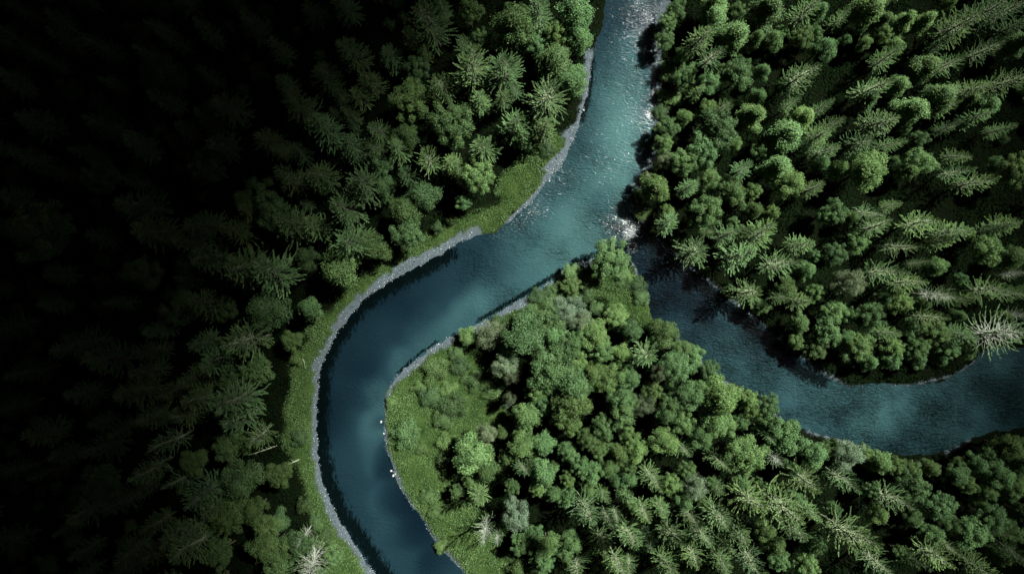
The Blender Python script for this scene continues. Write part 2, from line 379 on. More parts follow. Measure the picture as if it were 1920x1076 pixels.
# gravel: loose stones on the margins
def scatter(n, box=(-102, 102, -60, 60)):
    return rng.uniform(box[0], box[1], n), rng.uniform(box[2], box[3], n)
sx, sy = [], []
for p, wd in GRAVEL:
    seg = np.linalg.norm(np.diff(p, axis=0), axis=1); n = int(seg.sum() * wd * 24)
    k = rng.choice(len(seg), n, p=seg / seg.sum()); t = rng.uniform(0, 1, n)
    q = p[k] + (p[k + 1] - p[k]) * t[:, None] + rng.uniform(-wd * 1.15 - .2, wd * 1.15 + .2, (n, 2))
    sx.append(q[:, 0]); sy.append(q[:, 1])
sx = np.concatenate(sx); sy = np.concatenate(sy)
d = rough_d(sx, sy); gw = gravel_w(sx, sy, d)
k = (d > -0.25) & (gw > 0.35) & (np.abs(sx) < 106) & (np.abs(sy) < 64); sx, sy, d = sx[k], sy[k], d[k]
n = len(sx); sz = ground_z(sx, sy, d)
r = rng.uniform(0.05, 0.135, n) * np.where(rng.uniform(size=n) < 0.06, 1.8, 1)
octa = np.array([(1, 0, 0), (-1, 0, 0), (0, 1, 0), (0, -1, 0), (0, 0, 1), (0, 0, -1)], float)
of = np.array([(0, 2, 4), (2, 1, 4), (1, 3, 4), (3, 0, 4), (2, 0, 5), (1, 2, 5), (3, 1, 5), (0, 3, 5)])
an = rng.uniform(0, 6.28, n)
OV = octa[None] * r[:, None, None] * rng.uniform(0.7, 1.3, (n, 6, 1)) * np.array([1, 1, 0.7])
ca, sa = np.cos(an)[:, None], np.sin(an)[:, None]
OX = OV[..., 0] * ca - OV[..., 1] * sa + sx[:, None]; OY = OV[..., 0] * sa + OV[..., 1] * ca + sy[:, None]
OZ = OV[..., 2] + sz[:, None] + 0.03
me = np_mesh('gravel', np.stack([OX, OY, OZ], -1).reshape(-1, 3), (of[None] + (np.arange(n) * 6)[:, None, None]).reshape(-1, 3), {'tint': np.repeat(rng.uniform(0, 1, n), 6)})
tag(link('gravel', me, [M_GRAVEL]), 'pale grey gravel along the river margins', 'gravel', kind='stuff')

# grass on the meadows
n = 520000; sx, sy = scatter(n, (-48, 32, -58, 30))
k = meadow_w(sx, sy) > rng.uniform(0.15, 0.8, n); sx, sy = sx[k], sy[k]
d = rough_d(sx, sy); k = (d > 0.15) & (gravel_w(sx, sy, d) < 0.4); sx, sy, d = sx[k], sy[k], d[k]
n = len(sx); sz = ground_z(sx, sy, d)
patch = vnoise(sx * 0.22, sy * 0.22, 51) * 0.5 + vnoise(sx * 0.7, sy * 0.7, 52) * 0.35
hgt = rng.uniform(0.18, 0.45, n) * (1 + 0.8 * patch) + 0.5 * sstep(.25, .6, patch) * rng.uniform(0, 1, n)
U = np.stack([rng.normal(0, .55, n), rng.normal(0, .55, n), np.ones(n)], -1)
C = np.stack([sx, sy, sz], -1) + unit(U) * (hgt * 0.45)[:, None]
Nn = unit(rng.normal(0, 1, (n, 3)))
me = leaf_mesh('grass', C, U, Nn, hgt, rng.uniform(0.07, 0.15, n), np.clip(0.42 + 0.65 * patch + rng.normal(0, .18, n), 0, 1))
o = tag(link('grass', me, [M_GRASS]), 'lush green grass on the river banks and meadow', 'grass', kind='stuff'); o.color = (1, 1, 1, 1)

# taller herbs in the meadow, thick towards the trees
n = 260000; sx, sy = scatter(n, (-48, 32, -58, 30)); d = rough_d(sx, sy); mw = meadow_w(sx, sy)
cl = 0.6 * vnoise(sx * 0.33, sy * 0.33, 81) + 0.4 * vnoise(sx * 0.9, sy * 0.9, 82) + 0.35 * (1 - mw)
k = (d > 0.5) & (mw > 0.12) & (gravel_w(sx, sy, d) < 0.3) & (cl > rng.uniform(0.12, 0.62, n)); sx, sy, d, cl = sx[k], sy[k], d[k], cl[k]
n = len(sx); sz = ground_z(sx, sy, d) + rng.uniform(0.1, 1.0, n) * np.clip(0.25 + 0.9 * cl, 0.2, 1.1)
me = leaf_mesh('meadow_herbs', np.stack([sx, sy, sz], -1), rng.normal(0, 1, (n, 3)) * np.array([1, 1, .6]), unit(rng.normal(0, .5, (n, 3)) + np.array([0, 0, 1])), rng.uniform(.14, .30, n), rng.uniform(.07, .15, n), np.clip(rng.normal(.32, .2, n), 0, 1))
o = tag(link('meadow_herbs', me, [M_LEAF]), 'leafy herbs and weeds growing through the meadow grass', 'herbs', kind='stuff'); o.color = (.8, .82, .75, 1)

# low undergrowth on the forest floor
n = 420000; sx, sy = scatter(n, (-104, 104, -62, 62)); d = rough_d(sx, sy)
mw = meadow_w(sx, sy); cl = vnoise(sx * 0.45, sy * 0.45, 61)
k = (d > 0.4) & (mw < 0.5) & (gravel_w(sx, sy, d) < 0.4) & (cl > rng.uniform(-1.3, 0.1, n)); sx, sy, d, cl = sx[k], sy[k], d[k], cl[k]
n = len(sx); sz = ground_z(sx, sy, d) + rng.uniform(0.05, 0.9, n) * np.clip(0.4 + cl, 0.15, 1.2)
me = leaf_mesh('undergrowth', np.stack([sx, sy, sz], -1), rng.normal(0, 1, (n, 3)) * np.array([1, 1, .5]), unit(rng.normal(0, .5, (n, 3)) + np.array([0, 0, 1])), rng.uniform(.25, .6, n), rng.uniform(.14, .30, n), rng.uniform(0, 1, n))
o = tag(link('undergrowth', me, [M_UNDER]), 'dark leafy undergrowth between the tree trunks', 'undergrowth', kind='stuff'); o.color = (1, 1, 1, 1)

# ------------------------------------------------------------------ tree prototypes (unit heights, real-scale leaves)
def make_spruce(seed, H=17.0, Rr=2.9, n_br=185, twig=21, bare=0.18, limb_r=0.045, up=48, droop=6):
    r = np.random.default_rng(seed)
    z0 = 0.22 * H
    zz = np.linspace(0, H, 12)
    wob = np.stack([0.10 * np.sin(zz * .5 + seed), 0.10 * np.cos(zz * .4 + seed), zz], -1)
    trunk = [(wob, np.linspace(0.24, 0.02, 12))]
    limbs = []; C, U, N, L, Wd, T = [], [], [], [], [], []
    for i in range(n_br):
        t = ((i + r.uniform(0, 1)) / n_br) ** 1.12
        z = z0 + (H - z0) * t * 0.985
        az = i * 2.39996 + r.normal(0, .35)
        ln = (Rr * 0.92 * (1 - t) ** 0.55 * r.uniform(.62, 1.18) + 0.2) * (0.62 + 0.38 * min(1, t / 0.16))
        el = math.radians(-droop + up * t ** 1.1 + r.normal(0, 7))
        k = 6; s = np.linspace(0, 1, k)
        e = el + (0.45 - 0.35 * t) * (s - 0.35) ** 1 * 0.9
        step = ln / (k - 1)
        h = np.concatenate([[0], np.cumsum(np.cos(e[:-1]) * step)]); v = np.concatenate([[0], np.cumsum(np.sin(e[:-1]) * step)])
        swing = az + (s ** 2) * r.normal(0, .18)
        x0 = np.interp(z, zz, wob[:, 0]); y0 = np.interp(z, zz, wob[:, 1])
        P = np.stack([x0 + h * np.cos(swing), y0 + h * np.sin(swing), z + v], -1)
        limbs.append((P, np.linspace(limb_r * (0.6 + 0.5 * ln / Rr), 0.012, k)))
        nt_ = max(6, int(ln * twig))
        ss = r.uniform(bare, 1.0, nt_) ** 0.85
        f = ss * (k - 1); a = np.minimum(f.astype(int), k - 2)
        B = P[a] + (P[a + 1] - P[a]) * (f - a)[:, None]
        dr = unit(P[a + 1] - P[a])
        side = unit(np.cross(dr, np.array([0, 0, 1.0])))
        sg = r.choice([-1, 1], nt_)[:, None] * r.uniform(.25, 1.0, nt_)[:, None]
        u = dr * r.uniform(.8, 1.0, nt_)[:, None] + side * sg * 0.34 + np.array([0, 0, 1.0]) * r.uniform(-.15, .45, nt_)[:, None]
        lg = r.uniform(.24, .46, nt_) * (1.15 - 0.45 * ss) * min(1, .45 + ln / 2.2)
        C.append(B + unit(u) * (lg * .5)[:, None]); U.append(u); N.append(unit(r.normal(0, .55, (nt_, 3)) + np.array([0, 0, 1.0])))
        L.append(lg); Wd.append(r.uniform(.055, .10, nt_)); T.append(np.clip(r.normal(.38, .14, nt_) + 0.28 * ss + r.normal(0, .16), 0, 1))
    # leader
    n = 26; u = np.stack([r.normal(0, .5, n), r.normal(0, .5, n), np.ones(n)], -1)
    C.append(np.stack([np.full(n, wob[-1, 0]), np.full(n, wob[-1, 1]), H - r.uniform(0, .8, n)], -1) + unit(u) * .15); U.append(u); N.append(unit(r.normal(0, 1, (n, 3)))); L.append(r.uniform(.25, .5, n)); Wd.append(r.uniform(.08, .14, n)); T.append(r.uniform(.5, 1, n))
    crown = leaf_mesh('spruce_crown', *(np.concatenate(q) for q in (C, U, N, L, Wd, T)))
    return dict(H=H, R=Rr, trunk=tube_mesh('spruce_trunk', trunk, 7), limbs=tube_mesh('spruce_limbs', limbs, 3), crown=crown)

def make_broad(seed, H=14.0, Rr=4.0, depth=0.62, n_lobe=34, n_leaf=15000, leaf=0.30, lobe=(.24, .40), conic=0.0, bush=False, ragged=0.12):
    """crown of leafy lobes carried by limbs; depth = crown height share"""
    r = np.random.default_rng(seed)
    ch = H * depth; zc = H - ch * 0.5 if not bush else H * 0.45
    cen, rad = [], []
    for i in range(n_lobe):
        q = (i + .5) / n_lobe
        zf = 1 - 1.75 * q if not bush else 1 - 1.35 * q
        az = i * 2.39996 + r.normal(0, .4)
        prof = math.sqrt(max(0.02, 1 - zf * zf)) * (1 - conic) + conic * (1 - zf) * 0.62
        lr = Rr * r.uniform(*lobe)
        ex = max(0.0, prof * Rr * r.uniform(.68, 1.24) - lr * .75)
        cen.append((ex * math.cos(az), ex * math.sin(az), zc + zf * (ch * .5 - lr * .5) + r.normal(0, .06 * ch))); rad.append(lr)
    for i in range(n_lobe // 4):
        az = r.uniform(0, 6.28); q = r.uniform(0, .5) * Rr
        cen.append((q * math.cos(az), q * math.sin(az), zc + r.uniform(-.3, .6) * ch * .5)); rad.append(Rr * r.uniform(*lobe))
    cen = np.array(cen); rad = np.array(rad)
    w = rad ** 2 / (rad ** 2).sum()
    k = r.choice(len(cen), n_leaf, p=w)
    dirs = unit(r.normal(0, 1, (n_leaf, 3)) + np.array([0, 0, .35]))
    # uneven lobes: bulges from a few random plane waves per lobe
    bul = 1 + ragged * np.sin(dirs @ r.normal(0, 4, (3,)) + k * 1.7) + ragged * np.sin(dirs @ r.normal(0, 7, (3,)) + k * 2.9)
    rr = rad[k] * bul * (1 - 0.45 * r.uniform(0, 1, n_leaf) ** 2.2)
    rr = np.where(r.uniform(size=n_leaf) < .16, rr * r.uniform(1.0, 1.32, n_leaf), rr)
    C = cen[k] + dirs * rr[:, None] * np.array([1, 1, .85])
    ok = C[:, 2] > 0.05; C, dirs, k = C[ok], dirs[ok], k[ok]; n = len(C)
    N = unit(dirs * 0.9 + r.normal(0, .55, (n, 3)) + np.array([0, 0, .35]))
    U = np.cross(N, r.normal(0, 1, (n, 3)))
    T = np.clip(r.normal(.45, .2, n) + (r.uniform(-.18, .18, len(cen)))[k], 0, 1)
    crown = leaf_mesh('leafy_crown', C, U, N, r.uniform(.7, 1.3, n) * leaf, r.uniform(.45, .8, n) * leaf, T)
    base = (0.16 if not bush else 0.03) * H
    fork = np.array([0, 0, max(base, zc - ch * .42)])
    trunk = [(np.stack([np.linspace(0, .12, 6), np.linspace(0, -.1, 6), np.linspace(0, fork[2] + ch * .3, 6)], -1), np.linspace(.030 * H * (.6 if bush else 1) * .7, .07, 6))]
    limbs = []
    for i in range(len(cen)):
        st = np.array([0.06, -.05, max(.1, min(fork[2] + (cen[i, 2] - fork[2]) * .35, cen[i, 2] - .2))])
        t = np.linspace(0, 1, 5)[:, None]
        mid = st * (1 - t) + cen[i] * t; mid[:, 2] -= np.sin(t[:, 0] * np.pi) * .25
        limbs.append((mid, np.linspace(.07, .02, 5)))
    return dict(H=H, R=Rr, trunk=tube_mesh('tree_trunk', trunk, 7), limbs=tube_mesh('tree_limbs', limbs, 4), crown=crown)

PROTO = {
    'S': [make_spruce(1), make_spruce(2, 18, 2.8, 195, 20), make_spruce(3, 16, 3.1, 172, 21, .2, .04, 54, 2), make_spruce(4, 17, 2.6, 188, 21, .15, .04, 44, 12)],
    'L': [make_spruce(11, 17, 3.1, 160, 17, .28, .042, 60, -6), make_spruce(12, 18, 2.9, 168, 18, .26, .042, 56, -4), make_spruce(13, 16, 3.2, 150, 17, .30, .042, 62, -8)],
    'X': [make_spruce(21, 17, 3.4, 150, 7, .45, .042, 62, -10)],
    'D': [make_broad(31, 14, 4, .62, 44, 16000, .29, (.16, .34)), make_broad(32, 14, 4.0, .66, 36, 15000, .29, (.18, .40)), make_broad(33, 14, 4, .58, 56, 17000, .27, (.14, .30)), make_broad(34, 14, 4, .7, 34, 15000, .30, (.18, .42), 0.15), make_broad(35, 14, 4, .6, 48, 16000, .28, (.13, .36), 0, False, .18)],
    'P': [make_broad(41, 17, 3.2, .78, 40, 15000, .27, (.26, .40), .75), make_broad(42, 16, 3.2, .74, 36, 15000, .27, (.28, .44), .55)],
    'G': [make_broad(51, 13, 4, .6, 46, 15000, .22, (.18, .30), 0, False, .2), make_broad(52, 12, 4, .62, 40, 14000, .22, (.2, .34), 0, False, .2)],
    'B': [make_broad(61, 3.4, 2.4, .9, 18, 7000, .20, (.28, .46), 0, True), make_broad(62, 3.0, 2.4, .9, 22, 7500, .19, (.24, .4), 0, True, .18), make_broad(63, 3.8, 2.4, .9, 16, 7000, .21, (.3, .5), 0, True)],
}
MATS = {'S': (M_BARK, M_LIMB, M_NEEDLE), 'L': (M_DRAB, M_DRAB, M_NEEDLE), 'X': (M_PALE, M_PALE, M_NEEDLE), 'D': (M_BARK, M_BARK, M_LEAF), 'P': (M_BARK, M_BARK, M_LEAF), 'G': (M_BARK, M_LIMB, M_GREY), 'B': (M_BARK, M_BARK, M_LEAF)}
for kd, ps in PROTO.items():
    for p in ps:
        for part, m in zip(('trunk', 'limbs', 'crown'), MATS[kd]): p[part].materials.append(m)
NAME = {'S': 'spruce_tree', 'L': 'spruce_tree', 'X': 'spruce_tree', 'D': 'broadleaf_tree', 'P': 'broadleaf_tree', 'G': 'broadleaf_tree', 'B': 'bush'}
CAT = {'S': 'spruce', 'L': 'spruce', 'X': 'spruce', 'D': 'broadleaf tree', 'P': 'broadleaf tree', 'G': 'broadleaf tree', 'B': 'bush'}
CEN = {'S': .60, 'L': .60, 'X': .5, 'D': .66, 'P': .58, 'G': .68, 'B': .45}

CL_Z, CL_DENS = 210.0, 0.10  # unseen volume added overhead, thickness shaped to darken the left side
def shade_tau(X, Y):
    """optical thickness wanted above the ground point that the sun reaches through blocker point (X, Y)"""
    sh = CL_Z / math.tan(SUN_EL)
    gx_ = X - sh * math.sin(SUN_AZ); gy_ = Y - sh * math.cos(SUN_AZ)
    px = gx_ * PXM + 960; py = 538 - gy_ * PXM
    xh = np.interp(py, [-400, 0, 300, 600, 900, 1076, 1500], [1030, 855, 650, 510, 445, 440, 480])
    dd = np.clip(xh + 225 - px, 0, 2500)
    tau = 1.8 * (dd / 210) ** 1.75
    tau = tau + 1.9 * np.clip((px - 1600) / 320, 0, 9) ** 1.5 * (0.35 + 0.65 * np.clip(np.abs(py - 480) / 500, 0, 2))
    tau = tau + 0.35 * np.clip((60 - py) / 150, 0, 9) ** 1.3 + 0.7 * np.clip((py - 1100) / 150, 0, 9) ** 1.3
    return np.clip(tau, 0.02, 11.0)
CL_SH = CL_Z / math.tan(SUN_EL)

# ------------------------------------------------------------------ survey of the trees: (origin x, origin y, scale) of the sheet, then kind x y radius
# S spruce, L spruce with pale bare limbs, X half-dead spruce, D round broadleaf, P pointed broadleaf, G grey-green broadleaf, B bush
SHEETS = [
 ((480, 0, 1.992), """S 665 90 80;S 380 195 62;S 510 205 45;S 580 140 40;S 770 165 40;D 965 110 100;S 1070 60 60;D 1195 50 80;D 1205 150 60;D 1175 300 55;D 1120 130 50;
 L 795 255 78;S 925 250 70;P 1105 240 65;L 1080 345 84;S 250 280 55;S 430 300 46;S 390 350 46;S 310 370 40;D 605 260 45;L 710 315 62;D 570 370 72;S 670 370 32;S 840 375 42;S 915 365 34;
 S 975 330 32;S 185 425 70;S 295 430 24;S 360 435 36;S 355 475 24;S 265 510 62;S 470 475 42;D 555 510 50;D 735 460 76;S 865 530 56;S 960 470 56;S 1070 480 42;S 455 540 40;S 365 560 52;
 S 535 570 38;L 635 588 56;S 730 600 44;S 560 645 40;D 475 620 36;S 35 520 62;S 95 560 40;S 160 580 42;S 255 640 60;S 125 675 60;S 375 690 75;S 340 780 66;D 50 765 72;S 775 665 34;
 D 835 665 62;D 625 730 56;D 775 750 28;D 540 790 60;D 560 870 60;S 190 765 22;S 150 850 76;S 235 860 50;S 345 910 72;D 430 930 56;D 310 1000 70;D 200 960 50;S 60 1040 80;S 330 20 58;
 S 700 30 40;S 210 30 50;D 850 150 40;D 800 60 50;D 1050 170 40;S 620 200 30;D 1000 530 36;B 1090 560 30;D 480 700 40;D 250 700 30"""),
 ((0, 0, 1.992), """S 945 100 60;S 860 390 60;S 780 460 50;S 690 480 42;S 810 540 60;D 790 640 80;D 600 290 90;S 540 770 80;S 560 865 80;S 770 825 60;S 895 870 50;S 920 800 40;S 710 910 60;
 S 790 950 66;D 545 1000 80;S 700 1045 40;S 930 990 90;D 690 990 40;S 100 600 70;D 380 670 70;D 150 850 140;S 1050 200 40;S 780 130 50;S 640 380 50"""),
 ((0, 540, 2.008), """D 690 90 70;S 790 100 72;D 850 70 50;D 1000 95 75;D 1160 75 50;S 600 145 50;S 770 195 46;L 935 190 84;D 1100 195 36;S 300 200 80;S 400 280 90;S 565 240 60;S 800 270 56;S 110 310 70;
 S 560 315 55;S 735 335 56;S 310 410 60;S 500 400 80;S 640 385 52;S 750 415 62;D 880 350 56;D 980 310 60;S 890 430 95;L 690 500 52;L 895 495 66;D 870 590 66;L 960 550 60;S 370 500 46;
 S 470 510 50;S 580 490 62;L 640 575 62;S 390 610 80;L 560 680 68;D 740 655 60;L 690 725 52;S 760 770 82;S 540 740 40;D 920 700 76;D 1050 700 56;S 810 810 50;S 330 830 90;D 380 720 80;
 S 440 800 60;S 590 890 50;S 650 920 50;S 740 900 50;D 870 850 80;D 960 830 60;L 715 985 92;S 480 990 60;S 490 1050 50;D 830 1000 70;D 1020 980 80;D 1130 960 60;X 1165 1035 72;S 590 1010 50;
 B 1130 560 42;B 1050 880 50;S 50 440 60;S 150 560 70;S 230 640 50;S 200 690 50;D 1000 890 50;D 1060 1050 60;D 1250 1010 40;B 1200 1060 40;B 1190 880 34;X 1140 930 34;B 1230 930 30"""),
 ((1120, 0, 2.909), """P 640 50 72;D 760 70 60;S 555 215 72;P 650 110 70;P 730 200 80;L 620 290 82;P 860 240 52;P 920 70 100;D 960 230 62;D 1000 190 42;D 1090 220 62;D 1180 190 50;D 780 420 92;
 D 905 390 46;L 1100 410 104;D 1230 265 74;P 840 640 72;S 690 580 60;S 530 510 40;D 640 710 104;D 560 820 92;D 480 880 80;D 390 690 60;D 360 780 52;G 380 880 62;B 340 520 40;B 430 530 60;
 S 810 920 62;P 1010 760 90;S 1060 570 40;P 1110 640 60;S 1215 600 40;S 1205 720 62;S 1220 820 56;P 980 920 80;D 1050 1000 82;S 1200 1030 60;D 330 1030 82;D 590 990 62;D 740 1040 80;
 D 835 1040 50;S 500 1030 50;D 380 100 60;D 375 220 52;B 390 400 60;D 440 60 62;D 480 420 60;D 600 480 60;S 1130 70 72;P 1200 80 60;D 470 300 50;D 680 400 46;D 880 520 50;D 740 780 40;
 D 900 830 50;B 350 610 44;B 320 700 30;D 480 640 50;D 600 600 50;G 260 960 40;B 300 940 30;D 1010 480 50"""),
 ((1480, 0, 2.909), """P 400 60 92;P 490 110 62;S 280 120 52;S 140 80 50;D 390 165 42;D 410 240 46;D 510 195 56;D 560 260 60;S 530 320 72;P 640 140 62;P 720 140 60;P 700 380 88;L 440 470 92;
 P 580 470 62;P 420 540 62;P 640 600 92;S 490 650 82;P 800 550 90;L 850 590 70;S 985 480 82;L 870 350 82;L 1080 270 92;S 930 120 120;S 1070 80 100;L 1200 40 104;P 1230 230 82;L 1190 440 104;
 P 1050 580 80;S 1000 640 70;S 220 690 62;S 390 760 74;S 540 780 52;D 430 930 112;D 270 920 62;D 720 900 84;D 640 950 62;S 930 820 62;L 920 930 72;L 1010 1000 82;D 1230 930 104;D 700 780 50;
 D 40 770 50;S 820 250 50;D 300 220 40;D 620 700 40;S 860 700 50;S 1150 700 50;P 960 560 60;S 1220 130 60;D 850 30 50;D 1110 900 50;D 560 880 40;D 160 880 50"""),
 ((1120, 330, 2.909), """D 730 120 84;D 840 80 46;D 845 190 48;D 565 205 94;S 410 260 62;S 700 340 56;S 790 295 36;L 560 410 84;S 730 440 84;S 890 350 84;L 970 480 94;S 1090 370 52;D 1130 510 62;
 L 850 635 92;S 1100 680 60;S 620 290 40;D 1250 220 60;B 230 210 50;B 310 300 36;B 720 630 40;D 80 450 98;B 240 590 50;D 360 720 84;D 570 930 66;D 740 260 40;D 950 200 40;D 600 520 30;
 D 1020 600 50;S 1000 660 50;D 900 720 50;D 1180 440 40;B 190 90 36;B 420 350 30;B 520 440 30;D 380 190 40"""),
 ((1480, 330, 2.909), """S 60 370 56;D 240 185 72;D 335 240 42;D 350 360 66;D 240 440 70;L 440 170 64;S 570 160 42;L 500 280 72;L 590 370 82;L 740 250 92;S 860 310 80;S 820 370 60;D 1060 400 104;
 D 810 490 62;D 1230 450 74;L 500 520 92;L 640 580 72;X 780 640 80;L 890 640 70;S 980 690 52;L 1100 630 92;L 1210 640 72;X 1220 540 50;G 300 600 112;D 600 690 64;D 500 660 50;D 430 760 90;
 S 540 860 52;L 760 770 82;D 790 860 82;S 950 850 72;X 1150 870 135;S 60 680 52;D 240 740 62;D 130 640 50;D 200 850 80;D 400 920 80;D 560 930 70;D 700 930 70;D 850 940 66;D 970 950 56;
 D 60 800 60;D 150 940 60;D 300 880 50;D 320 760 50;D 660 830 50;D 910 760 40;D 1150 760 50;D 560 1000 60;D 700 1010 56;D 830 1010 46;D 430 1020 50;B 320 1010 44;S 1100 310 60;S 1200 260 70;
 D 960 310 40;S 700 480 40;D 930 560 40;D 50 900 44;X 1230 760 60;D 700 700 50"""),
 ((1040, 440, 2.909), """B 290 125 122;D 85 190 52;D 100 270 52;B 370 220 56;B 450 270 52;D 600 405 88;D 810 620 72;D 845 740 56;D 620 550 82;D 430 520 62;D 330 460 62;G 150 480 82;D 240 560 74;D 260 640 64;
 D 360 650 54;L 525 650 80;D 90 600 62;D 100 690 62;D 40 720 62;D 680 740 84;G 560 760 62;D 410 780 64;D 290 780 74;D 110 900 104;D 220 820 52;D 380 900 74;G 490 920 74;D 620 940 62;
 D 700 880 62;D 270 1040 62;D 700 1010 62;D 920 880 112;D 1050 860 64;D 1170 920 64;D 1060 960 62;D 860 1030 82;D 30 1000 62;D 720 620 50;B 690 600 44;B 490 340 44;D 530 860 50;D 170 770 44;
 D 20 420 50;D 490 470 50;D 560 560 50;D 760 690 44;B 230 400 40;B 180 330 36;D 800 830 50;D 1000 1010 50;D 1150 1020 60;D 920 780 50"""),
 ((700, 700, 2.862), """B 180 320 80;B 310 120 62;B 430 170 84;B 380 240 52;B 550 40 54;B 290 660 42;B 330 740 42;B 370 930 44;D 815 225 72;B 720 270 42;D 910 170 52;D 1080 130 92;D 1010 215 52;D 1060 280 52;
 D 1230 300 52;D 1330 200 72;D 1150 360 62;D 900 390 62;D 790 400 72;D 540 440 104;G 620 330 72;B 390 370 62;B 400 470 62;D 490 380 52;D 620 510 72;L 780 530 50;D 910 520 74;D 1040 430 52;
 D 1095 480 52;D 970 490 32;D 960 650 46;D 1040 570 42;D 1170 530 62;D 1250 500 52;D 1310 440 62;D 1200 420 46;D 1300 570 42;G 780 740 104;X 610 820 74;X 660 890 44;S 560 670 62;L 1120 720 88;
 L 1250 770 52;L 1310 760 42;S 1230 650 42;L 1225 910 78;L 1370 880 82;L 1110 1040 62;L 1300 1020 72;L 1400 1040 52;D 930 910 72;D 860 860 50;D 1060 900 62;D 1020 960 50;D 790 930 60;D 900 1010 62;
 G 720 160 32;D 1000 120 50;D 690 320 40;B 460 560 50;D 520 580 50;D 740 600 40;D 870 620 40;D 1040 660 50;D 1150 620 40;D 1380 340 50;D 1240 400 44;D 720 440 40;B 100 150 34;B 250 400 40;
 D 450 640 44;D 850 480 40;D 1370 560 50;D 1390 700 40"""),
 ((1100, 720, 3.023), """L 365 520 74;D 290 370 64;D 440 330 82;L 540 370 54;G 330 110 82;D 430 160 64;D 540 190 74;D 600 70 74;D 800 80 104;D 1000 110 82;D 760 230 74;D 640 310 74;D 900 420 112;L 730 410 62;
 L 1020 265 54;D 1150 300 104;D 1270 380 82;X 1080 430 54;L 1240 540 104;D 480 580 72;G 620 560 92;L 330 720 62;S 430 700 52;L 745 740 92;L 580 760 76;L 650 870 76;L 490 880 104;L 910 680 112;
 L 1090 690 134;S 870 840 74;L 960 1010 92;S 1200 830 82;L 640 1000 82;S 780 1020 72;S 430 1020 72;L 280 1030 80;D 1230 1020 82;S 1260 700 62;S 760 600 52;D 560 480 50;D 540 660 60;D 700 560 40;
 D 640 680 40;D 1000 830 60;D 1060 900 70;S 750 900 50;S 350 880 50;D 870 560 50;D 1180 640 50;S 200 640 40;S 90 620 44;D 980 560 40;D 240 470 44;D 1090 1000 60;D 1150 470 50"""),
 ((1480, 700, 2.861), """G 310 440 112;L 310 570 92;L 560 690 104;D 500 400 80;D 400 360 62;D 680 600 92;D 800 700 92;D 950 860 112;D 1070 770 92;D 760 500 64;D 900 530 72;D 1000 480 72;D 1120 540 92;D 1200 600 82;
 D 1160 380 92;D 1050 620 62;L 320 880 150;L 500 1020 104;L 800 980 114;L 870 920 74;S 1010 1040 82;D 750 850 72;D 600 960 62;D 100 700 62;D 460 750 62;S 1230 950 82;D 1130 970 72;D 350 340 50;
 D 470 420 60;D 560 440 54;D 640 480 60;D 600 540 60;D 1240 460 60;D 1060 420 56;D 960 600 56;D 1000 700 50;D 1190 850 70;S 1130 860 60;D 450 620 50;D 210 720 50;D 650 780 60;D 120 900 60;
 D 860 800 70;D 1240 740 60;D 900 440 40;D 200 400 50;S 670 1000 60;D 100 380 70;D 240 350 50;D 1230 340 60;D 1100 330 50"""),
 ((560, 380, 1.992), """D 605 470 42;B 510 620 52;B 500 720 52;B 605 610 32;B 680 660 42;G 720 500 72;G 760 600 62;D 850 510 72;D 930 620 78;G 1010 400 82;D 1130 560 46;D 1205 570 42;D 940 430 62;D 1010 560 52;
 D 1040 690 70;D 1190 640 42;B 900 350 34;B 960 330 34;D 860 420 40;D 1100 640 50;B 640 500 30;D 790 540 40;D 890 700 40;D 960 500 46;D 1080 480 50;G 800 650 40;B 740 430 26;B 590 560 28;B 730 700 40;G 790 730 30;
 B 450 690 26;B 560 700 30"""),
]
trees = []          # kind, photo x, photo y, photo radius
for si, ((ox, oy, s), txt) in enumerate(SHEETS):
    for it in txt.replace('\n', '').split(';'):
        it = it.split()
        if len(it) != 4: continue
        kd, x, y, r = it[0], ox + float(it[1]) / s, oy + float(it[2]) / s, float(it[3]) / s
        if any(sj != si and math.hypot(x - b, y - c) < 0.50 * min(r, e) + 3 for sj, (a, b, c, e) in trees): continue
        trees.append((si, (kd, x, y, r)))
trees = [t for _, t in trees]

def world_tree(kd, px, py, pr):
    """ground position, height and crown radius of a tree whose crown shows at (px, py)"""
    rad = math.hypot(px - 960, py - 538)
    rm = pr / PXM * (1 - 0.33 * min(1, rad / 950))
    if kd in 'SLX': h = min(22, max(7.5, 7.0 + rm * 3.9)); rm *= 1.42
    elif kd in 'DPG': h = min(18, max(4.5, 4.2 + rm * 2.7)) * (1.15 if kd == 'P' else 1); rm *= {'D': 1.13, 'P': 1.42, 'G': 0.88}[kd]
    else: h = max(1.2, rm * 1.15); rm *= 1.1
    if kd == 'X' and pr > 35: rm *= 1.35
    zc = CEN[kd] * h
    f = (CAM_H - zc) / CAM_H
    x, y = W2(px, py)
    return x * f, y * f, h, rm * f

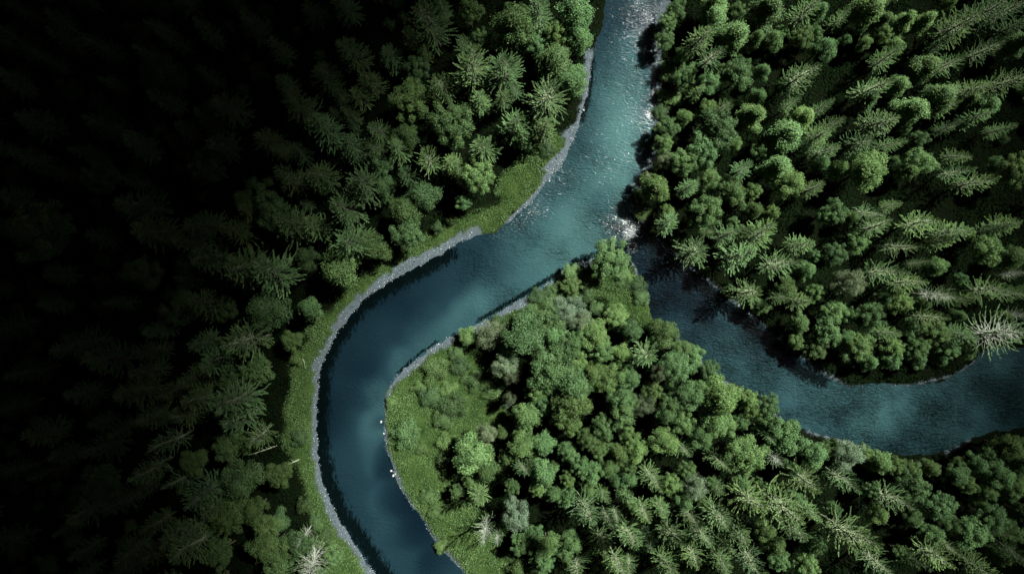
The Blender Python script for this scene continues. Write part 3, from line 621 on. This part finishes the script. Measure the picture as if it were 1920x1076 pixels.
CLEARING = px_poly([(1088, 520), (1130, 505), (1192, 505), (1216, 560), (1218, 606), (1165, 606), (1120, 575)])
def land_side(x, y):
    return 'point' if inside(np.array([x]), np.array([y]), np.array([W2(*p) for p in ISLE_W + ISLE_E + [(5200, 4600)]]))[0] else 'bank'
placed = []         # kind, x, y, h, crown radius, photo x, photo y
for kd, px, py, pr in trees:
    x, y, h, rm = world_tree(kd, px, py, pr)
    for _ in range(14):                     # keep every stem on dry land
        d = float(land_d(np.array([x]), np.array([y]))[0])
        if d > 0.7: break
        e = 0.5
        gxx = float(land_d(np.array([x + e]), np.array([y]))[0]) - float(land_d(np.array([x - e]), np.array([y]))[0])
        gyy = float(land_d(np.array([x]), np.array([y + e]))[0]) - float(land_d(np.array([x]), np.array([y - e]))[0])
        g = math.hypot(gxx, gyy) + 1e-6
        x += gxx / g * 0.6; y += gyy / g * 0.6
    d = float(land_d(np.array([x]), np.array([y]))[0])
    if d < 6.5 and kd != 'B' and (x < -8 or y > -18): h *= 0.72 + 0.28 * max(0, d) / 6.5
    if kd in 'DG' and 715 < px < 1215 and py > 470 and land_side(x, y) == 'point':      # the shrubby growth that borders the meadow stays low
        low = max(0.0, min(1.0, max((700 + 0.30 * (1076 - py) + 170 - px) / 90.0, (640 - py) / 60.0)))
        if not (1100 < px < 1180 and py < 500): h *= 1 - 0.45 * low; rm *= 1 - 0.10 * low
    if kd != 'B' and not (1095 < px < 1180 and py < 505) and inside(np.array([x]), np.array([y]), CLEARING)[0]: continue
    placed.append((kd, x, y, h, rm))

# trees of the deep forest between and beyond the surveyed ones
def tau_at(x, y):
    sh = CL_SH
    return float(shade_tau(np.array([x + sh * math.sin(SUN_AZ)]), np.array([y + sh * math.cos(SUN_AZ)]))[0])
fr = random.Random(3)
cand = []
for _ in range(9000):
    x, y = fr.uniform(-97, 97), fr.uniform(-56, 60)
    cand.append((x, y, fr.random(), fr.random(), fr.random()))
CXY = np.array([(c[0], c[1]) for c in cand])
cd = land_d(CXY[:, 0], CXY[:, 1]); cm = meadow_w(CXY[:, 0], CXY[:, 1])
nS = sum(1 for t in placed if t[0] in 'SLX'); nD = sum(1 for t in placed if t[0] in 'DPG')
for (x, y, a, b, c), d, mw in zip(cand, cd, cm):
    if d < 2.2 or mw > 0.3: continue
    west = x < -10 and not (x > -24 and y < -8 and d < 12)
    far_west = x < -55
    kd = 'S' if a < (0.8 if west else 0.4) else 'D'
    if kd == 'S' and nS >= 296: continue
    if kd == 'D' and nD >= 297: continue
    rm = 1.9 + 1.7 * b
    if kd == 'S': h = min(19, 6.5 + rm * 3.2)
    else: h = 4.0 + rm * 2.6
    sep = 0.86 if far_west else 1.08 if x < 10 else 1.45
    if any((x - p[1]) ** 2 + (y - p[2]) ** 2 < (sep * (rm + p[4])) ** 2 for p in placed): continue
    placed.append((kd, x, y, h, rm))
    if kd == 'S': nS += 1
    else: nD += 1
nB = sum(1 for t in placed if t[0] == 'B')
for _ in range(6000):
    x, y = fr.uniform(-97, 97), fr.uniform(-56, 58); b = fr.random()
    rm = 1.0 + 1.3 * b
    if nB >= 298: break
    if any((x - p[1]) ** 2 + (y - p[2]) ** 2 < ((0.95 if x < -45 else 1.15 if x < 10 else 1.5) * (rm + p[4])) ** 2 for p in placed): continue
    if float(land_d(np.array([x]), np.array([y]))[0]) < 1.3 or float(meadow_w(np.array([x]), np.array([y]))[0]) > .3: continue
    placed.append(('B', x, y, 1.3 + rm * 1.1, rm)); nB += 1

# labels that single each tree out: look, stand, place
TEN = ['at the edge', 'one tenth', 'two tenths', 'three tenths', 'four tenths', 'five tenths', 'six tenths', 'seven tenths', 'eight tenths', 'nine tenths', 'ten tenths']
ORD = ['leftmost', 'second', 'third', 'fourth', 'fifth', 'sixth', 'seventh', 'eighth', 'ninth', 'tenth', 'eleventh', 'twelfth', 'thirteenth', 'fourteenth']
def region(x, y):
    px, py = x * PXM + 960, 538 - y * PXM
    if inside(np.array([x]), np.array([y]), np.array([W2(*p) for p in ISLE_W + ISLE_E + [(5200, 4600)]]))[0]: return 'point'
    return 'west' if px < 1150 and x < 20 else 'east'
recs = []
for kd, x, y, h, rm in placed:
    f = CAM_H / (CAM_H - CEN[kd] * h)
    recs.append(dict(kd=kd, x=x, y=y, h=h, r=rm, px=x * f * PXM + 960, py=538 - y * f * PXM, tau=tau_at(x, y), reg=region(x, y)))
LOOK = {'S': 'spruce', 'L': 'pale-limbed spruce', 'X': 'half-bare spruce', 'D': 'round broadleaf', 'P': 'pointed broadleaf', 'G': 'grey-green broadleaf', 'B': 'bush'}
WHERE = {'west': 'in the forest left of the river', 'point': 'on the point between the channels', 'east': 'in the forest right of the river'}
GROUP = {'west': 'left of the river', 'point': 'on the point between the channels', 'east': 'right of the river'}
cells = {}
for q in recs:
    q['cell'] = (LOOK[q['kd']], q['reg'], max(0, min(9, int(q['px'] / 192))), max(0, min(9, int(q['py'] / 107.6))))
    cells.setdefault(q['cell'], []).append(q)
BAND = ['first', 'second', 'third', 'fourth', 'fifth', 'sixth', 'seventh', 'eighth', 'ninth', 'last']
for (look, reg, i, j), qs in cells.items():
    qs.sort(key=lambda q: q['px'])
    for n, q in enumerate(qs):
        tone = 'deep-shaded' if q['tau'] > 2.6 else 'dim' if q['tau'] > 1.1 else 'sunlit' if q['tau'] < 0.45 else 'dark-green'
        where = {'west': 'left-bank forest', 'point': 'point between channels', 'east': 'right-bank forest'}[reg]
        rank = '' if len(qs) == 1 else (ORD[n] if n < len(qs) - 1 else 'rightmost') + (' ' if n == 0 or n == len(qs) - 1 else ' from left ')
        rank = rank.replace(' from left ', '-from-left ')
        q['label'] = f"{rank}{tone} {look} {where}, {BAND[i]} tenth across, {BAND[j]} tenth down photo"

# a few that stand out by themselves
SPECIAL = [
 (1140, 481, 'B', 'largest bright round bush at the very tip of the point where the channels part'),
 (1222, 664, 'L', 'bright spruce with radiating pale limbs, alone among broadleaf crowns on the point'),
 (1875, 630, 'X', 'large half-bare spruce with long white limbs fanned out beside the right channel'),
 (913, 986, 'X', 'pale half-bare spruce standing alone at the meadow edge of the point'),
 (972, 959, 'G', 'broad grey-green tree at the meadow edge beside the pale half-bare spruce'),
 (864, 616, 'D', 'small dark round tree leaning out over the gravel of the point into the river'),
 (1246, 579, 'D', 'dark round tree overhanging the narrow channel on the right edge of the point'),
 (1318, 653, 'D', 'dark leafy tree on the bank of the right channel just below the overhanging one'),
 (1022, 173, 'L', 'large bright spruce with white crown limbs near the left bank of the upper river'),
 (879, 128, 'L', 'broad bright spruce with pale central limbs among smaller spruces on the left bank'),
 (899, 334, 'D', 'bright round broadleaf at the top of the grassy strip on the left bank'),
 (849, 231, 'D', 'brightest round broadleaf among the spruces on the left bank'),
 (814, 40, 'S', 'tall spruce at the top edge with long drooping lower branches, left bank'),
 (964, 55, 'D', 'large dim round broadleaf beside the upper river near the top edge'),
 (467, 635, 'L', 'spruce lying outward with bright pale lower limbs in the dim left forest'),
 (1340, 244, 'D', 'large bright broadleaf on the right bank opposite the widest river reach'),
 (1314, 400, 'D', 'smooth bright dome-shaped broadleaf on the right bank above the channel mouth'),
 (1233, 354, 'D', 'bright dome-shaped broadleaf right at the gravel of the right bank'),
 (1481, 344, 'D', 'very bright pale-green broadleaf standing highest in the right forest'),
 (1628, 320, 'D', 'large bright broadleaf with lit crown deep in the right forest'),
 (1583, 536, 'G', 'fine-leaved grey-green tree among spruces in the right forest'),
 (1592, 1007, 'L', 'very long pale-limbed spruce reaching out at the lower edge of the point'),
]
for px, py, kd, lab in SPECIAL:
    q = min((q for q in recs if q['kd'] == kd), key=lambda q: math.hypot(q['px'] - px, q['py'] - py))
    if math.hypot(q['px'] - px, q['py'] - py) < 45: q['label'] = lab

vr = random.Random(5)
seen = set()
for q in recs:
    kd = q['kd']
    vi = vr.randrange(len(PROTO[kd])); P = PROTO[kd][vi]
    root = link(NAME[kd], None)
    d0 = float(rough_d(np.array([q['x']]), np.array([q['y']]))[0])
    z0 = float(ground_z(np.array([q['x']]), np.array([q['y']]), np.array([d0]))[0])
    root.location = (q['x'], q['y'], z0 - 0.06)
    sxy = q['r'] / P['R']; szz = q['h'] / P['H']
    lean = 0.05 if kd in 'SLX' else 0.04
    root.rotation_euler = (vr.gauss(0, lean), vr.gauss(0, lean), vr.uniform(0, 6.28))
    root.scale = (sxy * vr.uniform(.86, 1.14), sxy * vr.uniform(.86, 1.14), szz)
    root.empty_display_size = 0.5
    lab = q['label']
    tag(root, lab, CAT[kd], f"{LOOK[kd]}{'es' if kd == 'B' else 's'} {GROUP[q['reg']]}")
    tone = vr.uniform(.60, 1.25); warm = vr.uniform(-.10, .12)
    if kd == 'B': tone = max(tone, 1.0) * 1.15 if q['r'] > 3.0 else tone * .8
    colr = (tone * (1 + warm), tone * (1 + warm * .25), tone * (1 - warm * .8), 1)
    for part in ('trunk', 'limbs', 'crown'):
        c = link(part, P[part], parent=root)
        if part == 'crown': c.color = colr

# two bleached fallen trunks and a stick on the left bank, pale boulders on the shore
def fallen(name, a, b, r0, label, cat, stubs=5):
    (ax, ay), (bx, by) = W2(*a), W2(*b)
    k = 9; t = np.linspace(0, 1, k); rr_ = np.random.default_rng(int(a[0]))
    P = np.stack([ax + (bx - ax) * t + .08 * np.sin(t * 5), ay + (by - ay) * t + .08 * np.cos(t * 4), 0.3 + r0 * 1.1 + 0.5 * t], -1)
    lines = [(P, r0 * (1 - .65 * t))]
    dx = np.array([bx - ax, by - ay, 0]); dx /= np.linalg.norm(dx); sd = np.array([-dx[1], dx[0], 0])
    for i in range(stubs):
        q = P[2 + i % (k - 3)]; u = sd * rr_.choice([-1, 1]) + dx * .5 + np.array([0, 0, rr_.uniform(-.1, .6)])
        lines.append((np.stack([q, q + u * .25, q + u * rr_.uniform(.4, .7)]), np.array([.05, .035, .015]) * r0 / .16))
    tag(link(name, tube_mesh(name, lines, 8), [M_DRAB]), label, cat)
fallen('fallen_trunk', (562, 861), (520, 876), 0.15, 'longer bleached fallen trunk jutting onto the grassy left bank', 'fallen trunk')
fallen('fallen_trunk', (523, 834), (470, 850), 0.13, 'thinner grey fallen trunk at the forest edge, just above the longer one', 'fallen trunk')
fallen('stick', (568, 672), (576, 690), 0.07, 'short pale stick lying on the grass by the outer river bend', 'stick', 2)
def rock(px, py, r, label, seed):
    rr_ = np.random.default_rng(seed)
    bm_ = bpy.data.meshes.new('rock')
    import bmesh
    b = bmesh.new(); r *= .55; bmesh.ops.create_icosphere(b, subdivisions=2, radius=r)
    for v in b.verts:
        n_ = v.co.normalized(); v.co *= 1 + .22 * math.sin(n_.x * 3.1 + seed) * math.cos(n_.y * 2.7 - seed) + .10 * math.sin(n_.z * 6 + n_.x * 5 + seed * 2)
        v.co.z *= .7; v.co.x *= 1.25
    b.to_mesh(bm_); b.free()
    o = link('boulder', bm_, [M_ROCK]); x, y = W2(px, py); o.location = (x, y, -.33 + r * .25); o.rotation_euler = (0, 0, seed)
    tag(o, label, 'boulder', 'boulders at the shore of the point')
rock(714, 791, .38, 'pale boulder alone in the shallows where the meadow bulges farthest left', 1)
rock(719, 813, .24, 'small pale stone just below the lone shore boulder', 2)
rock(733, 883, .32, 'upper of the paired pale boulders on the lower meadow shore', 3)
rock(737, 892, .40, 'larger, lower boulder of the pair on the lower meadow shore', 4)
rock(741, 889, .26, 'smallest stone tucked against the paired boulders on the meadow shore', 5)
rock(1186, 386, .42, 'white boulder at the right bank corner above the channel mouth', 6)
rock(1183, 395, .30, 'smaller white stone beside the right bank corner boulder', 7)


# ------------------------------------------------------------------ camera
cam = bpy.data.cameras.new('drone_camera'); cam.sensor_width = 36.0; cam.lens = 36.0 * CAM_H / 192.0
cam.clip_start = 1.0; cam.clip_end = 2000.0
co = bpy.data.objects.new('drone_camera', cam); co.location = (0, 0, CAM_H); COL.objects.link(co); sc.camera = co

# ------------------------------------------------------------------ light: sun through an added, unseen dark volume, thick towards the left
sun = bpy.data.lights.new('sun', 'SUN'); sun.energy = 5.0; sun.angle = R(0.53); sun.color = (1.0, 0.975, 0.92)
so = bpy.data.objects.new('sun', sun); so.location = SUN_DIR * 400; so.rotation_euler = SUN_DIR.to_track_quat('Z', 'Y').to_euler(); COL.objects.link(so)
w = bpy.data.worlds.new('World'); sc.world = w; w.use_nodes = True
nt = w.node_tree; nt.nodes.clear()
sky = nt.nodes.new('ShaderNodeTexSky'); sky.sky_type = 'NISHITA'; sky.sun_disc = False; sky.sun_elevation = SUN_EL; sky.sun_rotation = SUN_AZ
bg = nt.nodes.new('ShaderNodeBackground'); bg.inputs[1].default_value = 0.05
ow = nt.nodes.new('ShaderNodeOutputWorld'); nt.links.new(sky.outputs[0], bg.inputs[0]); nt.links.new(bg.outputs[0], ow.inputs[0])

wide = 400 + np.array([20, 50, 100, 180, 300, 480, 750, 1150, 1700, 2500.])
cx = np.concatenate([-wide[::-1], np.arange(-400, 401, 10.0), wide]); cy = cx + 60.0
CX, CY = np.meshgrid(cx, cy)
tau = shade_tau(CX, CY) * (1 + 0.10 * vnoise(CX * .03, CY * .03, 71) + 0.06 * vnoise(CX * .09, CY * .09, 72))
th = tau / CL_DENS * math.sin(SUN_EL)
bot = CL_Z + 4 * vnoise(CX * .02, CY * .02, 73) - th * 0.25; top = bot + th
n1, n2 = CX.shape; ix = np.arange(n1 * n2).reshape(n1, n2); off = n1 * n2
q = np.stack([ix[:-1, :-1], ix[:-1, 1:], ix[1:, 1:], ix[1:, :-1]], -1).reshape(-1, 4)
loop = np.concatenate([ix[0, :], ix[1:, -1], ix[-1, -2::-1], ix[-2:0:-1, 0]])
l2 = np.roll(loop, -1)
sidef = np.stack([loop, l2, l2 + off, loop + off], -1)
VV = np.concatenate([np.stack([CX, CY, bot], -1).reshape(-1, 3), np.stack([CX, CY, top], -1).reshape(-1, 3)])
me = np_mesh('shade_deck', VV, np.concatenate([q[:, ::-1], q + off, sidef]), smooth=True)
m, nt, out = new_mat('shade_absorber')
pv = nd(nt, 'ShaderNodeVolumePrincipled', Density=CL_DENS); pv.inputs['Color'].default_value = (0.08, 0.085, 0.09, 1)
nt.links.new(pv.outputs[0], out.inputs['Volume'])
tag(link('shade_volume', me, [m]), 'added unseen dark volume that dims the sun, thin over the river', kind='structure')

# ------------------------------------------------------------------ picture
sc.view_settings.view_transform = 'Standard'; sc.view_settings.look = 'None'; sc.view_settings.gamma = 1.0
sc.view_settings.exposure = 1.5
sc.render.engine = 'CYCLES'
sc.cycles.max_bounces = 5; sc.cycles.diffuse_bounces = 1; sc.cycles.glossy_bounces = 2; sc.cycles.transmission_bounces = 2; sc.cycles.volume_bounces = 0
sc.cycles.transparent_max_bounces = 8
sc.cycles.use_denoising = True; sc.cycles.denoiser = 'OPENIMAGEDENOISE'; sc.cycles.denoising_input_passes = 'RGB_ALBEDO_NORMAL'; sc.cycles.denoising_prefilter = 'ACCURATE'
